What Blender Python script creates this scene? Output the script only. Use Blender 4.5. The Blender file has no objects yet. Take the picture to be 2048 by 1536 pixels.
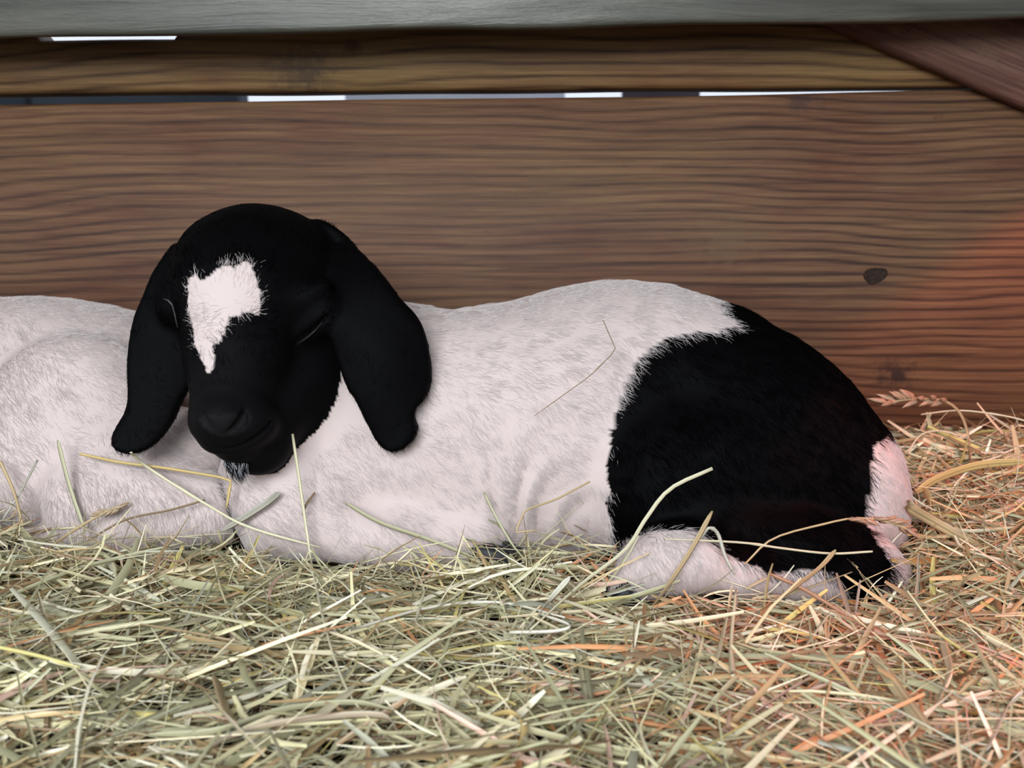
import bpy, math, random
import numpy as np
from mathutils import Vector

rng = np.random.default_rng(11)
random.seed(5)
S = bpy.context.scene
C = S.collection

# ------------------------------------------------------------------ camera, world, lights, exposure
CAM_H, PITCH, FPX = 0.25, math.radians(12.0), 1820.0
cam_d = bpy.data.cameras.new('camera')
cam_d.sensor_width = 36.0
cam_d.lens = 36.0 * FPX / 2048.0
cam_d.clip_start = 0.01
cam_d.dof.use_dof = True
cam_d.dof.focus_distance = 0.62
cam_d.dof.aperture_fstop = 9.0
cam = bpy.data.objects.new('camera', cam_d)
cam.location = (0, 0, CAM_H)
cam.rotation_euler = (math.pi / 2 - PITCH, 0, 0)
C.objects.link(cam)
S.camera = cam

w = bpy.data.worlds.new('daylight')
S.world = w
w.use_nodes = True
wn = w.node_tree
wbg = wn.nodes['Background']
wbg.inputs['Color'].default_value = (0.80, 0.87, 1.0, 1)
wbg.inputs['Strength'].default_value = 0.8

def area(name, loc, aim, size, power, col):
    d = bpy.data.lights.new(name, 'AREA')
    d.shape = 'RECTANGLE'; d.size, d.size_y = size
    d.energy = power; d.color = col
    o = bpy.data.objects.new(name, d); C.objects.link(o)
    o.location = loc
    o.rotation_euler = (Vector(aim) - Vector(loc)).to_track_quat('-Z', 'Y').to_euler()
    return o
# daylight falling in through the open front of the stall, above and behind the photographer
area('open_front_daylight', (-0.30, -0.95, 0.80), (0.05, 0.62, 0.05), (0.9, 0.5), 27, (0.84, 0.92, 1.0))
# red heat lamp hanging to the right, pointing straight down
hl = bpy.data.lights.new('heat_lamp', 'SPOT')
hl.energy = 8.5; hl.color = (1.0, 0.10, 0.04); hl.spot_size = math.radians(115.5); hl.spot_blend = 0.05
hl.shadow_soft_size = 0.015
hlo = bpy.data.objects.new('heat_lamp', hl); C.objects.link(hlo)
hlo.location = (0.62, 0.42, 0.585)
hlo.rotation_euler = Vector((0.263, 0.028, -0.965)).to_track_quat('-Z', 'Y').to_euler()

S.view_settings.view_transform = 'Standard'
S.view_settings.look = 'None'
S.view_settings.gamma = 1.0
S.view_settings.use_curve_mapping = False
S.view_settings.exposure = 0.4
S.cycles.use_denoising = True

# ------------------------------------------------------------------ helpers
ct, st = math.cos(PITCH), math.sin(PITCH)
def P(u, v, Y):
    """world point seen at photo pixel (u, v) on the vertical plane at distance Y"""
    a, b = (u - 1024) / FPX, (768 - v) / FPX
    dy, dz = ct + b * st, -st + b * ct
    t = Y / dy
    return np.array([a * t, Y, CAM_H + dz * t])
def proj(p):
    x, y, z = p[..., 0], p[..., 1], p[..., 2] - CAM_H
    d = y * ct - z * st
    return 1024 + FPX * x / d, 768 - FPX * (y * st + z * ct) / d

def tag(o, label=None, cat=None, group=None, kind=None):
    if label: o['label'] = label
    if cat: o['category'] = cat
    if group: o['group'] = group
    if kind: o['kind'] = kind
    return o
def link(name, me, m=None, parent=None):
    o = bpy.data.objects.new(name, me); C.objects.link(o)
    if m: me.materials.append(m)
    if parent: o.parent = parent
    return o
def empty(name, loc=(0, 0, 0)):
    o = bpy.data.objects.new(name, None); C.objects.link(o); o.location = loc
    o.empty_display_size = 0.05
    return o
def mesh_np(name, V, Q, smooth=True, cols=None):
    """fast mesh from arrays; Q is (n,4) or (n,3)"""
    me = bpy.data.meshes.new(name)
    k = Q.shape[1]; n = len(Q)
    me.vertices.add(len(V)); me.vertices.foreach_set('co', np.ascontiguousarray(V, np.float32).ravel())
    me.loops.add(n * k); me.loops.foreach_set('vertex_index', np.ascontiguousarray(Q, np.int32).ravel())
    me.polygons.add(n)
    me.polygons.foreach_set('loop_start', np.arange(0, n * k, k, dtype=np.int32))
    me.polygons.foreach_set('loop_total', np.full(n, k, np.int32))
    if smooth: me.polygons.foreach_set('use_smooth', np.ones(n, bool))
    me.update(calc_edges=True)
    if cols is not None:
        a = me.attributes.new('col', 'FLOAT_COLOR', 'POINT')
        c4 = np.ones((len(V), 4), np.float32); c4[:, :3] = cols
        a.data.foreach_set('color', c4.ravel())
    return me

class Wob:
    """smooth 3-D wobble: a sum of random sines"""
    def __init__(s, freq, n=10, seed=0):
        r = np.random.default_rng(seed)
        d = r.normal(size=(n, 3)); d /= np.linalg.norm(d, axis=1)[:, None]
        s.k = d * freq * r.uniform(0.6, 1.5, (n, 1)); s.p = r.uniform(0, 6.28, n)
    def __call__(s, p):
        return np.sin(p @ s.k.T + s.p).sum(-1) / math.sqrt(len(s.p)) * 0.8

def inpoly(u, v, poly):
    poly = np.asarray(poly, float); r = np.zeros(u.shape, bool)
    x1, y1 = poly[-1]
    for x2, y2 in poly:
        c = ((y2 > v) != (y1 > v))
        with np.errstate(divide='ignore', invalid='ignore'):
            r ^= c & (u < (x1 - x2) * (v - y2) / (y1 - y2 + 1e-12) + x2)
        x1, y1 = x2, y2
    return r

# materials ---------------------------------------------------------
def mat(name):
    m = bpy.data.materials.new(name); m.use_nodes = True
    nt = m.node_tree; b = nt.nodes['Principled BSDF']
    return m, nt, b
def N(nt, t, **kw):
    n = nt.nodes.new(t)
    for k, v in kw.items():
        if k.startswith('_'): setattr(n, k[1:], v)
        else: n.inputs[k].default_value = v
    return n
def ramp(nt, stops, fac=None):
    r = nt.nodes.new('ShaderNodeValToRGB')
    e = r.color_ramp.elements
    while len(e) < len(stops): e.new(0.5)
    for i, (p, c) in enumerate(stops):
        e[i].position = p; e[i].color = (*c, 1)
    if fac: nt.links.new(fac, r.inputs['Fac'])
    return r
def mix(nt, fac, a, b, mode='MIX'):
    n = nt.nodes.new('ShaderNodeMix'); n.data_type = 'RGBA'; n.blend_type = mode
    L = nt.links.new
    for sock, v in ((n.inputs[0], fac), (n.inputs[6], a), (n.inputs[7], b)):
        if hasattr(v, 'is_linked'): L(v, sock)
        elif isinstance(v, (int, float)): sock.default_value = v
        else: sock.default_value = (*v, 1)
    return n.outputs[2]

def wood(name, dark, mid, light, seed=0.0, ring=1.0, stain=None):
    m, nt, b = mat(name); L = nt.links.new
    tc = N(nt, 'ShaderNodeTexCoord')
    def mapped(scale, loc=(0, 0, 0)):
        mp = N(nt, 'ShaderNodeMapping', Scale=scale, Location=loc)
        L(tc.outputs['Object'], mp.inputs['Vector']); return mp.outputs[0]
    # slow warp of the growth rings along the board
    warp = N(nt, 'ShaderNodeTexNoise', Scale=1.0, Detail=3.0, Roughness=0.5)
    L(mapped((1.1, 1.1, 3.2), (seed, seed, 0)), warp.inputs['Vector'])
    sep = N(nt, 'ShaderNodeSeparateXYZ'); L(tc.outputs['Object'], sep.inputs[0])
    add = N(nt, 'ShaderNodeMath', _operation='MULTIPLY_ADD'); L(warp.outputs['Fac'], add.inputs[0])
    add.inputs[1].default_value = 0.12; L(sep.outputs['Z'], add.inputs[2])
    fine = N(nt, 'ShaderNodeTexNoise', Scale=1.0, Detail=2.0)
    L(mapped((5, 5, 70), (seed * 2, 0, 0)), fine.inputs['Vector'])
    add2 = N(nt, 'ShaderNodeMath', _operation='MULTIPLY_ADD'); L(fine.outputs['Fac'], add2.inputs[0])
    add2.inputs[1].default_value = 0.007; L(add.outputs[0], add2.inputs[2])
    sc = N(nt, 'ShaderNodeMath', _operation='MULTIPLY'); L(add2.outputs[0], sc.inputs[0]); sc.inputs[1].default_value = 112.0 * ring
    fr = N(nt, 'ShaderNodeMath', _operation='FRACT'); L(sc.outputs[0], fr.inputs[0])
    rings = ramp(nt, [(0.0, (0.35,) * 3), (0.15, (0.60,) * 3), (0.6, (0.62,) * 3), (0.86, (0.10,) * 3), (1.0, (0.34,) * 3)], fr.outputs[0])
    pore = N(nt, 'ShaderNodeTexNoise', Scale=1.0, Detail=5.0, Roughness=0.65)
    L(mapped((6, 6, 230), (0, seed, 0)), pore.inputs['Vector'])
    patch = N(nt, 'ShaderNodeTexNoise', Scale=1.0, Detail=4.0, Roughness=0.6)
    L(mapped((3.5, 3.5, 9), (seed, 3, 1)), patch.inputs['Vector'])
    micro = N(nt, 'ShaderNodeTexNoise', Scale=1.0, Detail=4.0, Roughness=0.7); L(mapped((28, 28, 750), (2, seed, 1)), micro.inputs['Vector'])
    pm = N(nt, 'ShaderNodeMath', _operation='MULTIPLY_ADD'); L(micro.outputs['Fac'], pm.inputs[0]); pm.inputs[1].default_value = 0.5
    ps = N(nt, 'ShaderNodeMath', _operation='SUBTRACT'); L(pore.outputs['Fac'], ps.inputs[0]); ps.inputs[1].default_value = 0.25; L(ps.outputs[0], pm.inputs[2])
    f = N(nt, 'ShaderNodeMath', _operation='MULTIPLY_ADD'); L(pm.outputs[0], f.inputs[0]); f.inputs[1].default_value = 0.66
    cm = N(nt, 'ShaderNodeTexNoise', Scale=1.0, Detail=2.0); L(mapped((1.6, 1.6, 7.0), (seed, 9, 4)), cm.inputs['Vector'])
    cr_ = N(nt, 'ShaderNodeMapRange'); L(cm.outputs['Fac'], cr_.inputs[0])
    cr_.inputs[1].default_value = 0.36; cr_.inputs[2].default_value = 0.62; cr_.inputs[3].default_value = 0.40; cr_.inputs[4].default_value = 1.0
    rm = mix(nt, cr_.outputs[0], (0.47,) * 3, rings.outputs['Color'])
    f2 = N(nt, 'ShaderNodeMath', _operation='MULTIPLY'); L(rm, f2.inputs[0]); f2.inputs[1].default_value = 0.62
    L(f2.outputs[0], f.inputs[2])
    col = ramp(nt, [(0.36, dark), (0.64, mid), (0.90, light)], f.outputs[0])
    pr = ramp(nt, [(0.30, (0.80, 0.58, 0.52)), (0.48, (1, 1, 1)), (0.68, (1.10, 1.20, 1.05))], patch.outputs['Fac'])
    c = mix(nt, 1.0, col.outputs['Color'], pr.outputs['Color'], 'MULTIPLY')
    spk = N(nt, 'ShaderNodeTexNoise', Scale=1.0, Detail=3.0, Roughness=0.7); L(mapped((60, 60, 130)), spk.inputs['Vector'])
    sr = ramp(nt, [(0.24, (1, 1, 1)), (0.33, (0, 0, 0))], spk.outputs['Fac'])
    fs = N(nt, 'ShaderNodeMath', _operation='MULTIPLY'); L(sr.outputs['Color'], fs.inputs[0]); fs.inputs[1].default_value = 0.6
    c = mix(nt, fs.outputs[0], c, (dark[0] * 0.4, dark[1] * 0.4, dark[2] * 0.4))
    for (sx, sz, rad, strength, scol) in (stain or []):
        mp = N(nt, 'ShaderNodeMapping', Location=(-sx / rad, 0, -sz / rad * 1.6), Scale=(1 / rad, 0, 1.6 / rad))
        L(tc.outputs['Object'], mp.inputs['Vector'])
        ln = N(nt, 'ShaderNodeVectorMath', _operation='LENGTH'); L(mp.outputs[0], ln.inputs[0])
        nz = N(nt, 'ShaderNodeTexNoise', Scale=75.0, Detail=5.0, Roughness=0.75); L(tc.outputs['Object'], nz.inputs['Vector'])
        a_ = N(nt, 'ShaderNodeMath', _operation='MULTIPLY_ADD'); L(nz.outputs['Fac'], a_.inputs[0]); a_.inputs[1].default_value = 2.6
        L(ln.outputs['Value'], a_.inputs[2])
        rr = ramp(nt, [(0.0, (1,) * 3), (1.0, (0,) * 3)])
        mr = N(nt, 'ShaderNodeMapRange'); L(a_.outputs[0], mr.inputs[0])
        mr.inputs[1].default_value = 1.35; mr.inputs[2].default_value = 2.05; mr.inputs[3].default_value = strength; mr.inputs[4].default_value = 0.0
        c = mix(nt, mr.outputs[0], c, scol)
    L(c, b.inputs['Base Color'])
    b.inputs['Roughness'].default_value = 0.62
    b.inputs['Specular IOR Level'].default_value = 0.3
    bp = N(nt, 'ShaderNodeBump', Strength=0.35, Distance=0.0012); L(f.outputs[0], bp.inputs['Height']); L(bp.outputs[0], b.inputs['Normal'])
    return m

def plain(name, col, rough=0.7, spec=0.3, noise=None):
    m, nt, b = mat(name); L = nt.links.new
    b.inputs['Roughness'].default_value = rough; b.inputs['Specular IOR Level'].default_value = spec
    if noise:
        tc = N(nt, 'ShaderNodeTexCoord')
        n = N(nt, 'ShaderNodeTexNoise', Scale=noise[0], Detail=5.0, Roughness=0.65); L(tc.outputs['Object'], n.inputs['Vector'])
        r = ramp(nt, [(0.3, tuple(c * noise[1] for c in col)), (0.7, col)], n.outputs['Fac'])
        L(r.outputs['Color'], b.inputs['Base Color'])
        bp = N(nt, 'ShaderNodeBump', Strength=0.3, Distance=0.002); L(n.outputs['Fac'], bp.inputs['Height']); L(bp.outputs[0], b.inputs['Normal'])
    else:
        b.inputs['Base Color'].default_value = (*col, 1)
    return m

def attr_mat(name, rough=0.55, spec=0.3, attr='col', trans=0.0):
    m, nt, b = mat(name); L = nt.links.new
    a = N(nt, 'ShaderNodeAttribute', _attribute_name=attr)
    L(a.outputs['Color'], b.inputs['Base Color'])
    b.inputs['Roughness'].default_value = rough; b.inputs['Specular IOR Level'].default_value = spec
    if trans:
        t = N(nt, 'ShaderNodeBsdfTranslucent'); L(a.outputs['Color'], t.inputs['Color'])
        mx = N(nt, 'ShaderNodeMixShader'); mx.inputs[0].default_value = trans
        L(b.outputs[0], mx.inputs[1]); L(t.outputs[0], mx.inputs[2])
        L(mx.outputs[0], nt.nodes['Material Output'].inputs['Surface'])
    return m

# ------------------------------------------------------------------ setting
WALL_Y = 0.86
def board_mesh(name, x0, x1, z0, z1, y0, y1, nx=60, wob=0.0, seed=1, top=None, bevel=0.003):
    """long board with slightly uneven, softly rounded edges; loop of 8 points per station"""
    r = np.random.default_rng(seed)
    xs = np.linspace(x0, x1, nx + 1)
    def wav():
        k = r.uniform(3, 30, 6); p = r.uniform(0, 6.28, 6)
        return wob * np.sin(xs[:, None] * k + p).mean(1)
    zt = z1 + wav(); zb = z0 + wav()
    if top is not None: zt = zt + top(xs)
    b = bevel; rings = []
    for i, x in enumerate(xs):
        rings.append([(x, y0, zb[i] + b), (x, y0, zt[i] - b), (x, y0 + b, zt[i]), (x, y1 - b, zt[i]),
                      (x, y1, zt[i] - b), (x, y1, zb[i] + b), (x, y1 - b, zb[i]), (x, y0 + b, zb[i])])
    V = np.array(rings).reshape(-1, 3); Q = []
    for i in range(nx):
        for j in range(8):
            a, c = i * 8 + j, i * 8 + (j + 1) % 8
            Q.append((a, a + 8, c + 8, c))
    for e in (0, nx * 8):
        for q in ((0, 1, 2, 7), (2, 3, 6, 7), (3, 4, 5, 6)):
            f = [e + k for k in q]; Q.append(tuple(f if e else f[::-1]))
    me = mesh_np(name, V, np.array(Q), smooth=False)
    return me

tilt = math.atan2((0.0), 1)
z_gap_lo = P(1000, 197, WALL_Y)[2]
z_gap_hi = P(1000, 179, WALL_Y)[2]
z_top = P(1000, 10, WALL_Y)[2]
knot_p = P(1750, 551, WALL_Y)
scuff = P(1792, 757, WALL_Y)
scuff2 = P(1610, 208, WALL_Y)
m_low = wood('lower_plank_wood', (0.034, 0.013, 0.0060), (0.110, 0.049, 0.022), (0.195, 0.100, 0.045), 1.7, 1.0,
             [(scuff[0], scuff[2], 0.034, 0.9, (0.02, 0.010, 0.008)), (scuff2[0], scuff2[2], 0.025, 0.6, (0.03, 0.016, 0.016)),
              (knot_p[0] - 0.14, knot_p[2] + 0.03, 0.06, 0.45, (0.12, 0.075, 0.035))])
sA = P(610, 140, WALL_Y); sB = P(350, 130, WALL_Y)
m_up = wood('upper_plank_wood', (0.045, 0.021, 0.008), (0.140, 0.073, 0.028), (0.240, 0.140, 0.056), 6.1, 0.9,
            [(sA[0], sA[2], 0.05, 0.7, (0.035, 0.022, 0.014)), (sA[0] + 0.045, sA[2] + 0.02, 0.02, 0.7, (0.06, 0.02, 0.014))])
m_far = wood('high_plank_wood', (0.045, 0.022, 0.013), (0.12, 0.06, 0.035), (0.2, 0.11, 0.06), 9.0, 1.0)  # wood tone of the higher planks and the boards overhead

wall = tag(empty('wall_back', (0, WALL_Y, 0)), 'brown wooden plank wall of the stall behind the goats', kind='structure')
WX0, WX1 = -1.6, 1.6
def dip(xs):
    u, _ = proj(np.stack([xs, np.full_like(xs, WALL_Y), np.full_like(xs, z_top)], -1))
    return -0.0265 * np.interp(u, [30, 75, 360, 385], [0, 1, 1, 0])   # top edge lowered so a bright sliver of outside shows
def gaptop(xs):   # the gap closes towards the right
    u = 1024 + FPX * xs / (WALL_Y * ct)
    return np.interp(u, [0, 475, 1300, 1650, 1960, 2050], [-0.0020, -0.0008, 0.0008, 0.0035, 0.0052, 0.0056])
ROT = -math.atan2(-14, 1950)
def plank(name, z0, z1, m, seed, top=None, thick=0.04):
    me = board_mesh(name, WX0, WX1, z0, z1, 0, thick, nx=160, wob=0.0012, seed=seed, top=top)
    o = link(name, me, m, wall)
    o.rotation_euler = (0, -ROT, 0)
    return o
low = plank('plank', -0.06, z_gap_lo, m_low, 3, gaptop)
upp = plank('plank.001', z_gap_hi, z_top, m_up, 4, dip)
zz = z_top + 0.05
for k in range(4):
    plank('plank.%03d' % (k + 2), zz, zz + 0.19, m_far, 20 + k); zz += 0.197

# knot: a dark resinous plug sitting in a shallow ring of the lower plank
def knot_mesh(name, r1, r2, y, n=18, seed=2, dom=0.0003):
    r = np.random.default_rng(seed)
    a = np.linspace(0, 2 * math.pi, n, endpoint=False)
    k = 1 + 0.12 * np.sin(2 * a + 1) + 0.10 * np.sin(3 * a + 0.4) + r.uniform(-0.05, 0.05, n)
    V = []
    for s, dy in ((1.0, 0.0006), (0.92, -dom), (0.6, -dom * 0.5), (0.25, -dom * 1.2)):
        V += [(r1 * s * k[i] * math.cos(a[i]), dy, r2 * s * k[i] * math.sin(a[i])) for i in range(n)]
    V.append((0, -dom, 0)); Q = []
    for ring in range(3):
        for i in range(n):
            j = (i + 1) % n
            Q.append((ring * n + i, ring * n + j, ring * n + n + j, ring * n + n + i))
    me = bpy.data.meshes.new(name)
    me.from_pydata(V, [], Q + [(3 * n + i, 3 * n + (i + 1) % n, 4 * n) for i in range(n)])
    return me
kn = link('knot', knot_mesh('knot', 0.0105, 0.0085, 0), plain('knot_wood', (0.040, 0.020, 0.011), 0.6, 0.2, (260, 0.15)), low)
inv = 1.0
cr, sr_ = math.cos(ROT), math.sin(ROT)
def on_plank(p):  # world -> plank local
    x, z = p[0], p[2]
    return (x * cr + z * sr_, -x * sr_ + z * cr)
kx, kz = on_plank(knot_p)
kn.location = (kx, -0.0006, kz)
kn['label'] = 'dark round knot in the lower plank'

# diagonal brace nailed across the planks at the upper right
m_br = wood('brace_wood', (0.036, 0.014, 0.011), (0.090, 0.038, 0.027), (0.20, 0.11, 0.075), 3.3, 0.12,
            [(0.12, 0.05, 0.07, 0.6, (0.13, 0.085, 0.05)), (0.05, 0.03, 0.04, 0.6, (0.03, 0.016, 0.012)), (0.22, 0.03, 0.05, 0.5, (0.12, 0.075, 0.05))])
bA, bB = P(1650, 43, 0.835), P(2048, 205, 0.835)
ang = math.atan2(bB[2] - bA[2], bB[0] - bA[0])
Lb = 0.95
bm_ = board_mesh('brace_board', -0.28, Lb, 0.0, 0.15, -0.009, 0.009, nx=60, wob=0.0016, seed=8, bevel=0.004)
brace = link('brace_board', bm_, m_br)
brace.location = (bA[0], 0.8495, bA[2]); brace.rotation_euler = (0, -ang, 0)
tag(brace, 'dirty red-brown diagonal brace board fixed across the planks, upper right', 'board')

# grey rail running across the top, in front of the planks
def rail_mesh(name, x0, x1, h, d, nx=50, n=20):
    xs = np.linspace(x0, x1, nx + 1); V = []; Q = []
    wb = Wob(28, 8, 3)
    for x in xs:
        for j in range(n):
            a = 2 * math.pi * j / n
            c, s = math.cos(a), math.sin(a)
            e = 0.22
            yy = d * math.copysign(abs(c) ** e, c); zz_ = h * math.copysign(abs(s) ** e, s)
            V.append((x, yy, zz_))
    V = np.array(V); V[:, 2] += 0.0012 * wb(V * np.array([1, 0.3, 0.3]))
    for i in range(nx):
        for j in range(n):
            a, b = i * n + j, i * n + (j + 1) % n
            Q.append((a, a + n, b + n, b))
    me = mesh_np(name, V, np.array(Q))
    return me
m_rail, nt, b = mat('grey_rail'); L = nt.links.new
tc = N(nt, 'ShaderNodeTexCoord')
mp = N(nt, 'ShaderNodeMapping', Scale=(5, 30, 55)); L(tc.outputs['Object'], mp.inputs['Vector'])
n1 = N(nt, 'ShaderNodeTexNoise', Scale=1.0, Detail=6.0, Roughness=0.65, Distortion=0.6); L(mp.outputs[0], n1.inputs['Vector'])
r1 = ramp(nt, [(0.30, (0.032, 0.030, 0.020)), (0.5, (0.062, 0.058, 0.042)), (0.66, (0.088, 0.082, 0.062)), (0.78, (0.27, 0.25, 0.19))], n1.outputs['Fac'])
L(r1.outputs['Color'], b.inputs['Base Color']); b.inputs['Roughness'].default_value = 0.42; b.inputs['Metallic'].default_value = 0.25
bp = N(nt, 'ShaderNodeBump', Strength=0.4, Distance=0.003); L(n1.outputs['Fac'], bp.inputs['Height']); L(bp.outputs[0], b.inputs['Normal'])
RY = 0.79
rl, rr_ = P(0, 77, RY), P(2048, 40, RY)
rail = link('rail', rail_mesh('rail', -0.9, 0.9, 0.036, 0.006), m_rail)
rang = math.atan2(rr_[2] - rl[2], rr_[0] - rl[0])
mid = (rl + rr_) / 2
rail.location = (mid[0], RY, mid[2] + 0.036 / math.cos(rang)); rail.rotation_euler = (0, -rang, 0)
tag(rail, 'grimy grey rail running the full width along the top', 'rail')

# floor under the hay, an unseen roof added to block light from above, ground and a dark building outside behind the gap
def slab(name, x0, x1, y0, y1, z0, z1, m, kind='structure', label=None):
    V = np.array([(x, y, z) for z in (z0, z1) for y in (y0, y1) for x in (x0, x1)], float)
    Q = np.array([(0, 2, 3, 1), (4, 5, 7, 6), (0, 1, 5, 4), (2, 6, 7, 3), (0, 4, 6, 2), (1, 3, 7, 5)])
    o = link(name, mesh_np(name, V, Q, smooth=False), m); tag(o, label, kind=kind); return o
m_floor = plain('dark_bedding', (0.055, 0.038, 0.022), 0.95, 0.1, (90, 0.35))
slab('floor', -1.6, 1.6, -0.6, WALL_Y, -0.10, -0.055, m_floor, label='dark trodden bedding under the hay')
slab('shade_ceiling', -1.6, 1.6, -0.25, 1.0, 1.04, 1.08, m_far, label='unseen low board roof added over the stall to shade it from above')
m_gr = plain('outside_ground', (0.20, 0.18, 0.14), 0.95, 0.1, (3, 0.7))
slab('floor_outside', -8, 8, -9, 9, -0.20, -0.12, m_gr, label='bare ground outside the stall')
m_out = plain('dark_siding', (0.030, 0.040, 0.052), 0.6, 0.3, (6, 0.7))
ox = P(474, 190, 2.4)[0]
slab('wall_outside.002', -3.5, P(46, 190, 2.4)[0], 2.4, 2.5, -0.12, 0.55, m_out, label='dark blue-grey wall outside at the far left of the gap')
slab('wall_outside', P(64, 190, 2.4)[0], ox, 2.4, 2.5, -0.12, 0.55, m_out, label='dark blue-grey wall outside, seen through the gap')
m_out2 = plain('pale_siding', (0.80, 0.83, 0.92), 0.6, 0.3, (3, 0.85))
slab('wall_outside.001', P(690, 190, 3.2)[0], P(1130, 190, 3.2)[0], 3.2, 3.3, -0.12, 1.6, m_out2, label='pale wall outside, seen through the gap')
m_out3 = plain('mauve_post', (0.12, 0.10, 0.13), 0.7, 0.3, (5, 0.8))
slab('trim_1', P(1248, 190, 2.2)[0], P(1400, 190, 2.2)[0], 2.2, 2.25, -0.12, 1.4, m_out3, label='dim post outside, seen through the gap')

# ------------------------------------------------------------------ goats: implicit bodies meshed as one surface
class Field:
    def __init__(s, xs, ys, zs):
        s.xs, s.ys, s.zs = xs, ys, zs
        s.F = np.full((len(xs), len(ys), len(zs)), 0.2, np.float32)
    def box(s, lo, hi):
        r = []
        for a, l, h in ((s.xs, lo[0], hi[0]), (s.ys, lo[1], hi[1]), (s.zs, lo[2], hi[2])):
            r.append(slice(max(0, np.searchsorted(a, l) - 1), min(len(a), np.searchsorted(a, h) + 1)))
        return tuple(r)
    def pts(s, bx):
        return (s.xs[bx[0]][:, None, None].astype(np.float32), s.ys[bx[1]][None, :, None].astype(np.float32), s.zs[bx[2]][None, None, :].astype(np.float32))
    def put(s, bx, d, k, op='add'):
        A = s.F[bx]
        if op == 'add':
            h = np.clip(0.5 + 0.5 * (A - d) / k, 0, 1); s.F[bx] = A * (1 - h) + d * h - k * h * (1 - h)
        else:   # carve
            h = np.clip(0.5 - 0.5 * (A + d) / k, 0, 1); s.F[bx] = A * (1 - h) + (-d) * h + k * h * (1 - h)
    def ell(s, c, r, k=0.02, rot=None, op='add'):
        """ellipsoid; rot = angle about Y (radians, positive lifts +x end)"""
        R = max(r) + 2 * k + 0.004
        c = np.asarray(c); bx = s.box(c - R, c + R); X, Y, Z = s.pts(bx)
        x, y, z = X - c[0], Y - c[1], Z - c[2]
        if rot:
            cs, sn = math.cos(rot), math.sin(rot); x, z = x * cs + z * sn, -x * sn + z * cs
        k0 = np.sqrt((x / r[0]) ** 2 + (y / r[1]) ** 2 + (z / r[2]) ** 2)
        k1 = np.sqrt((x / r[0] ** 2) ** 2 + (y / r[1] ** 2) ** 2 + (z / r[2] ** 2) ** 2) + 1e-9
        s.put(bx, k0 * (k0 - 1) / k1, k, op)
    def cone(s, a, ra, b, rb, k=0.015, op='add'):
        a, b = np.asarray(a, float), np.asarray(b, float); R = max(ra, rb) + 2 * k + 0.004
        bx = s.box(np.minimum(a, b) - R, np.maximum(a, b) + R); X, Y, Z = s.pts(bx)
        ab = b - a; L2 = (ab ** 2).sum()
        t = np.clip(((X - a[0]) * ab[0] + (Y - a[1]) * ab[1] + (Z - a[2]) * ab[2]) / L2, 0, 1)
        d = np.sqrt((X - a[0] - t * ab[0]) ** 2 + (Y - a[1] - t * ab[1]) ** 2 + (Z - a[2] - t * ab[2]) ** 2) - (ra + (rb - ra) * t)
        s.put(bx, d, k, op)
    def chain(s, pts, k=0.012, op='add'):
        for (a, ra), (b, rb) in zip(pts[:-1], pts[1:]): s.cone(a, ra, b, rb, k, op)
    def loft(s, tx, top, bot, yc, ry, k=0.02, p=2.25):
        """trunk: superellipse sections along x"""
        lo = np.array([tx[0] - 0.002, 0, -0.3]); hi = np.array([tx[-1] + 0.002, 3, 0.6])
        bx = s.box(lo, hi); X, Y, Z = s.pts(bx); x = s.xs[bx[0]]
        g = lambda a: np.interp(x, tx, a)[:, None, None].astype(np.float32)
        T, B, YC, RY_ = g(top), g(bot), g(yc), np.maximum(g(ry), 0.002)
        RZ = np.maximum((T - B) / 2, 0.002); ZC = (T + B) / 2
        q = (np.abs((Y - YC) / RY_) ** p + np.abs((Z - ZC) / RZ) ** p) ** (1 / p)
        s.put(bx, (q - 1) * np.minimum(RY_, RZ), k)
    def sheet(s, poly, ysurf, t, k=0.006, rnd=0.003):
        """thin curved flap (an ear): outline in x-z, following the surface y = ysurf(x, z)"""
        poly = np.asarray(poly); lo = np.array([poly[:, 0].min(), 0, poly[:, 1].min()]) - 0.02; hi = np.array([poly[:, 0].max(), 3, poly[:, 1].max()]) + 0.02
        bx = s.box(lo, hi); X, Y, Z = s.pts(bx); x2, z2 = X[:, 0, :], Z[:, 0, :]
        x2, z2 = np.broadcast_arrays(x2, z2)
        d2 = np.full(x2.shape, 9.0); a = poly[-1]
        for b in poly:
            e = b - a; tt = np.clip(((x2 - a[0]) * e[0] + (z2 - a[1]) * e[1]) / (e @ e + 1e-12), 0, 1)
            d2 = np.minimum(d2, np.hypot(x2 - a[0] - tt * e[0], z2 - a[1] - tt * e[1])); a = b
        d2 = np.where(inpoly(x2, z2, poly), -d2, d2)[:, None, :] + rnd
        dy = np.abs(Y - ysurf(x2, z2)[:, None, :]) - t + rnd
        d = np.minimum(np.maximum(d2, dy), 0) + np.hypot(np.maximum(d2, 0), np.maximum(dy, 0)) - rnd
        s.put(bx, d.astype(np.float32), k)
    def sample(s, p):
        i = np.clip(np.searchsorted(s.xs, p[..., 0]), 0, len(s.xs) - 1); j = np.clip(np.searchsorted(s.ys, p[..., 1]), 0, len(s.ys) - 1)
        k = np.clip(np.searchsorted(s.zs, p[..., 2]), 0, len(s.zs) - 1)
        v = s.F[i, j, k].copy()
        out = (p[..., 0] < s.xs[0]) | (p[..., 0] > s.xs[-1]) | (p[..., 1] < s.ys[0]) | (p[..., 1] > s.ys[-1]) | (p[..., 2] < s.zs[0]) | (p[..., 2] > s.zs[-1])
        v[out] = 0.2
        return v
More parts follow.
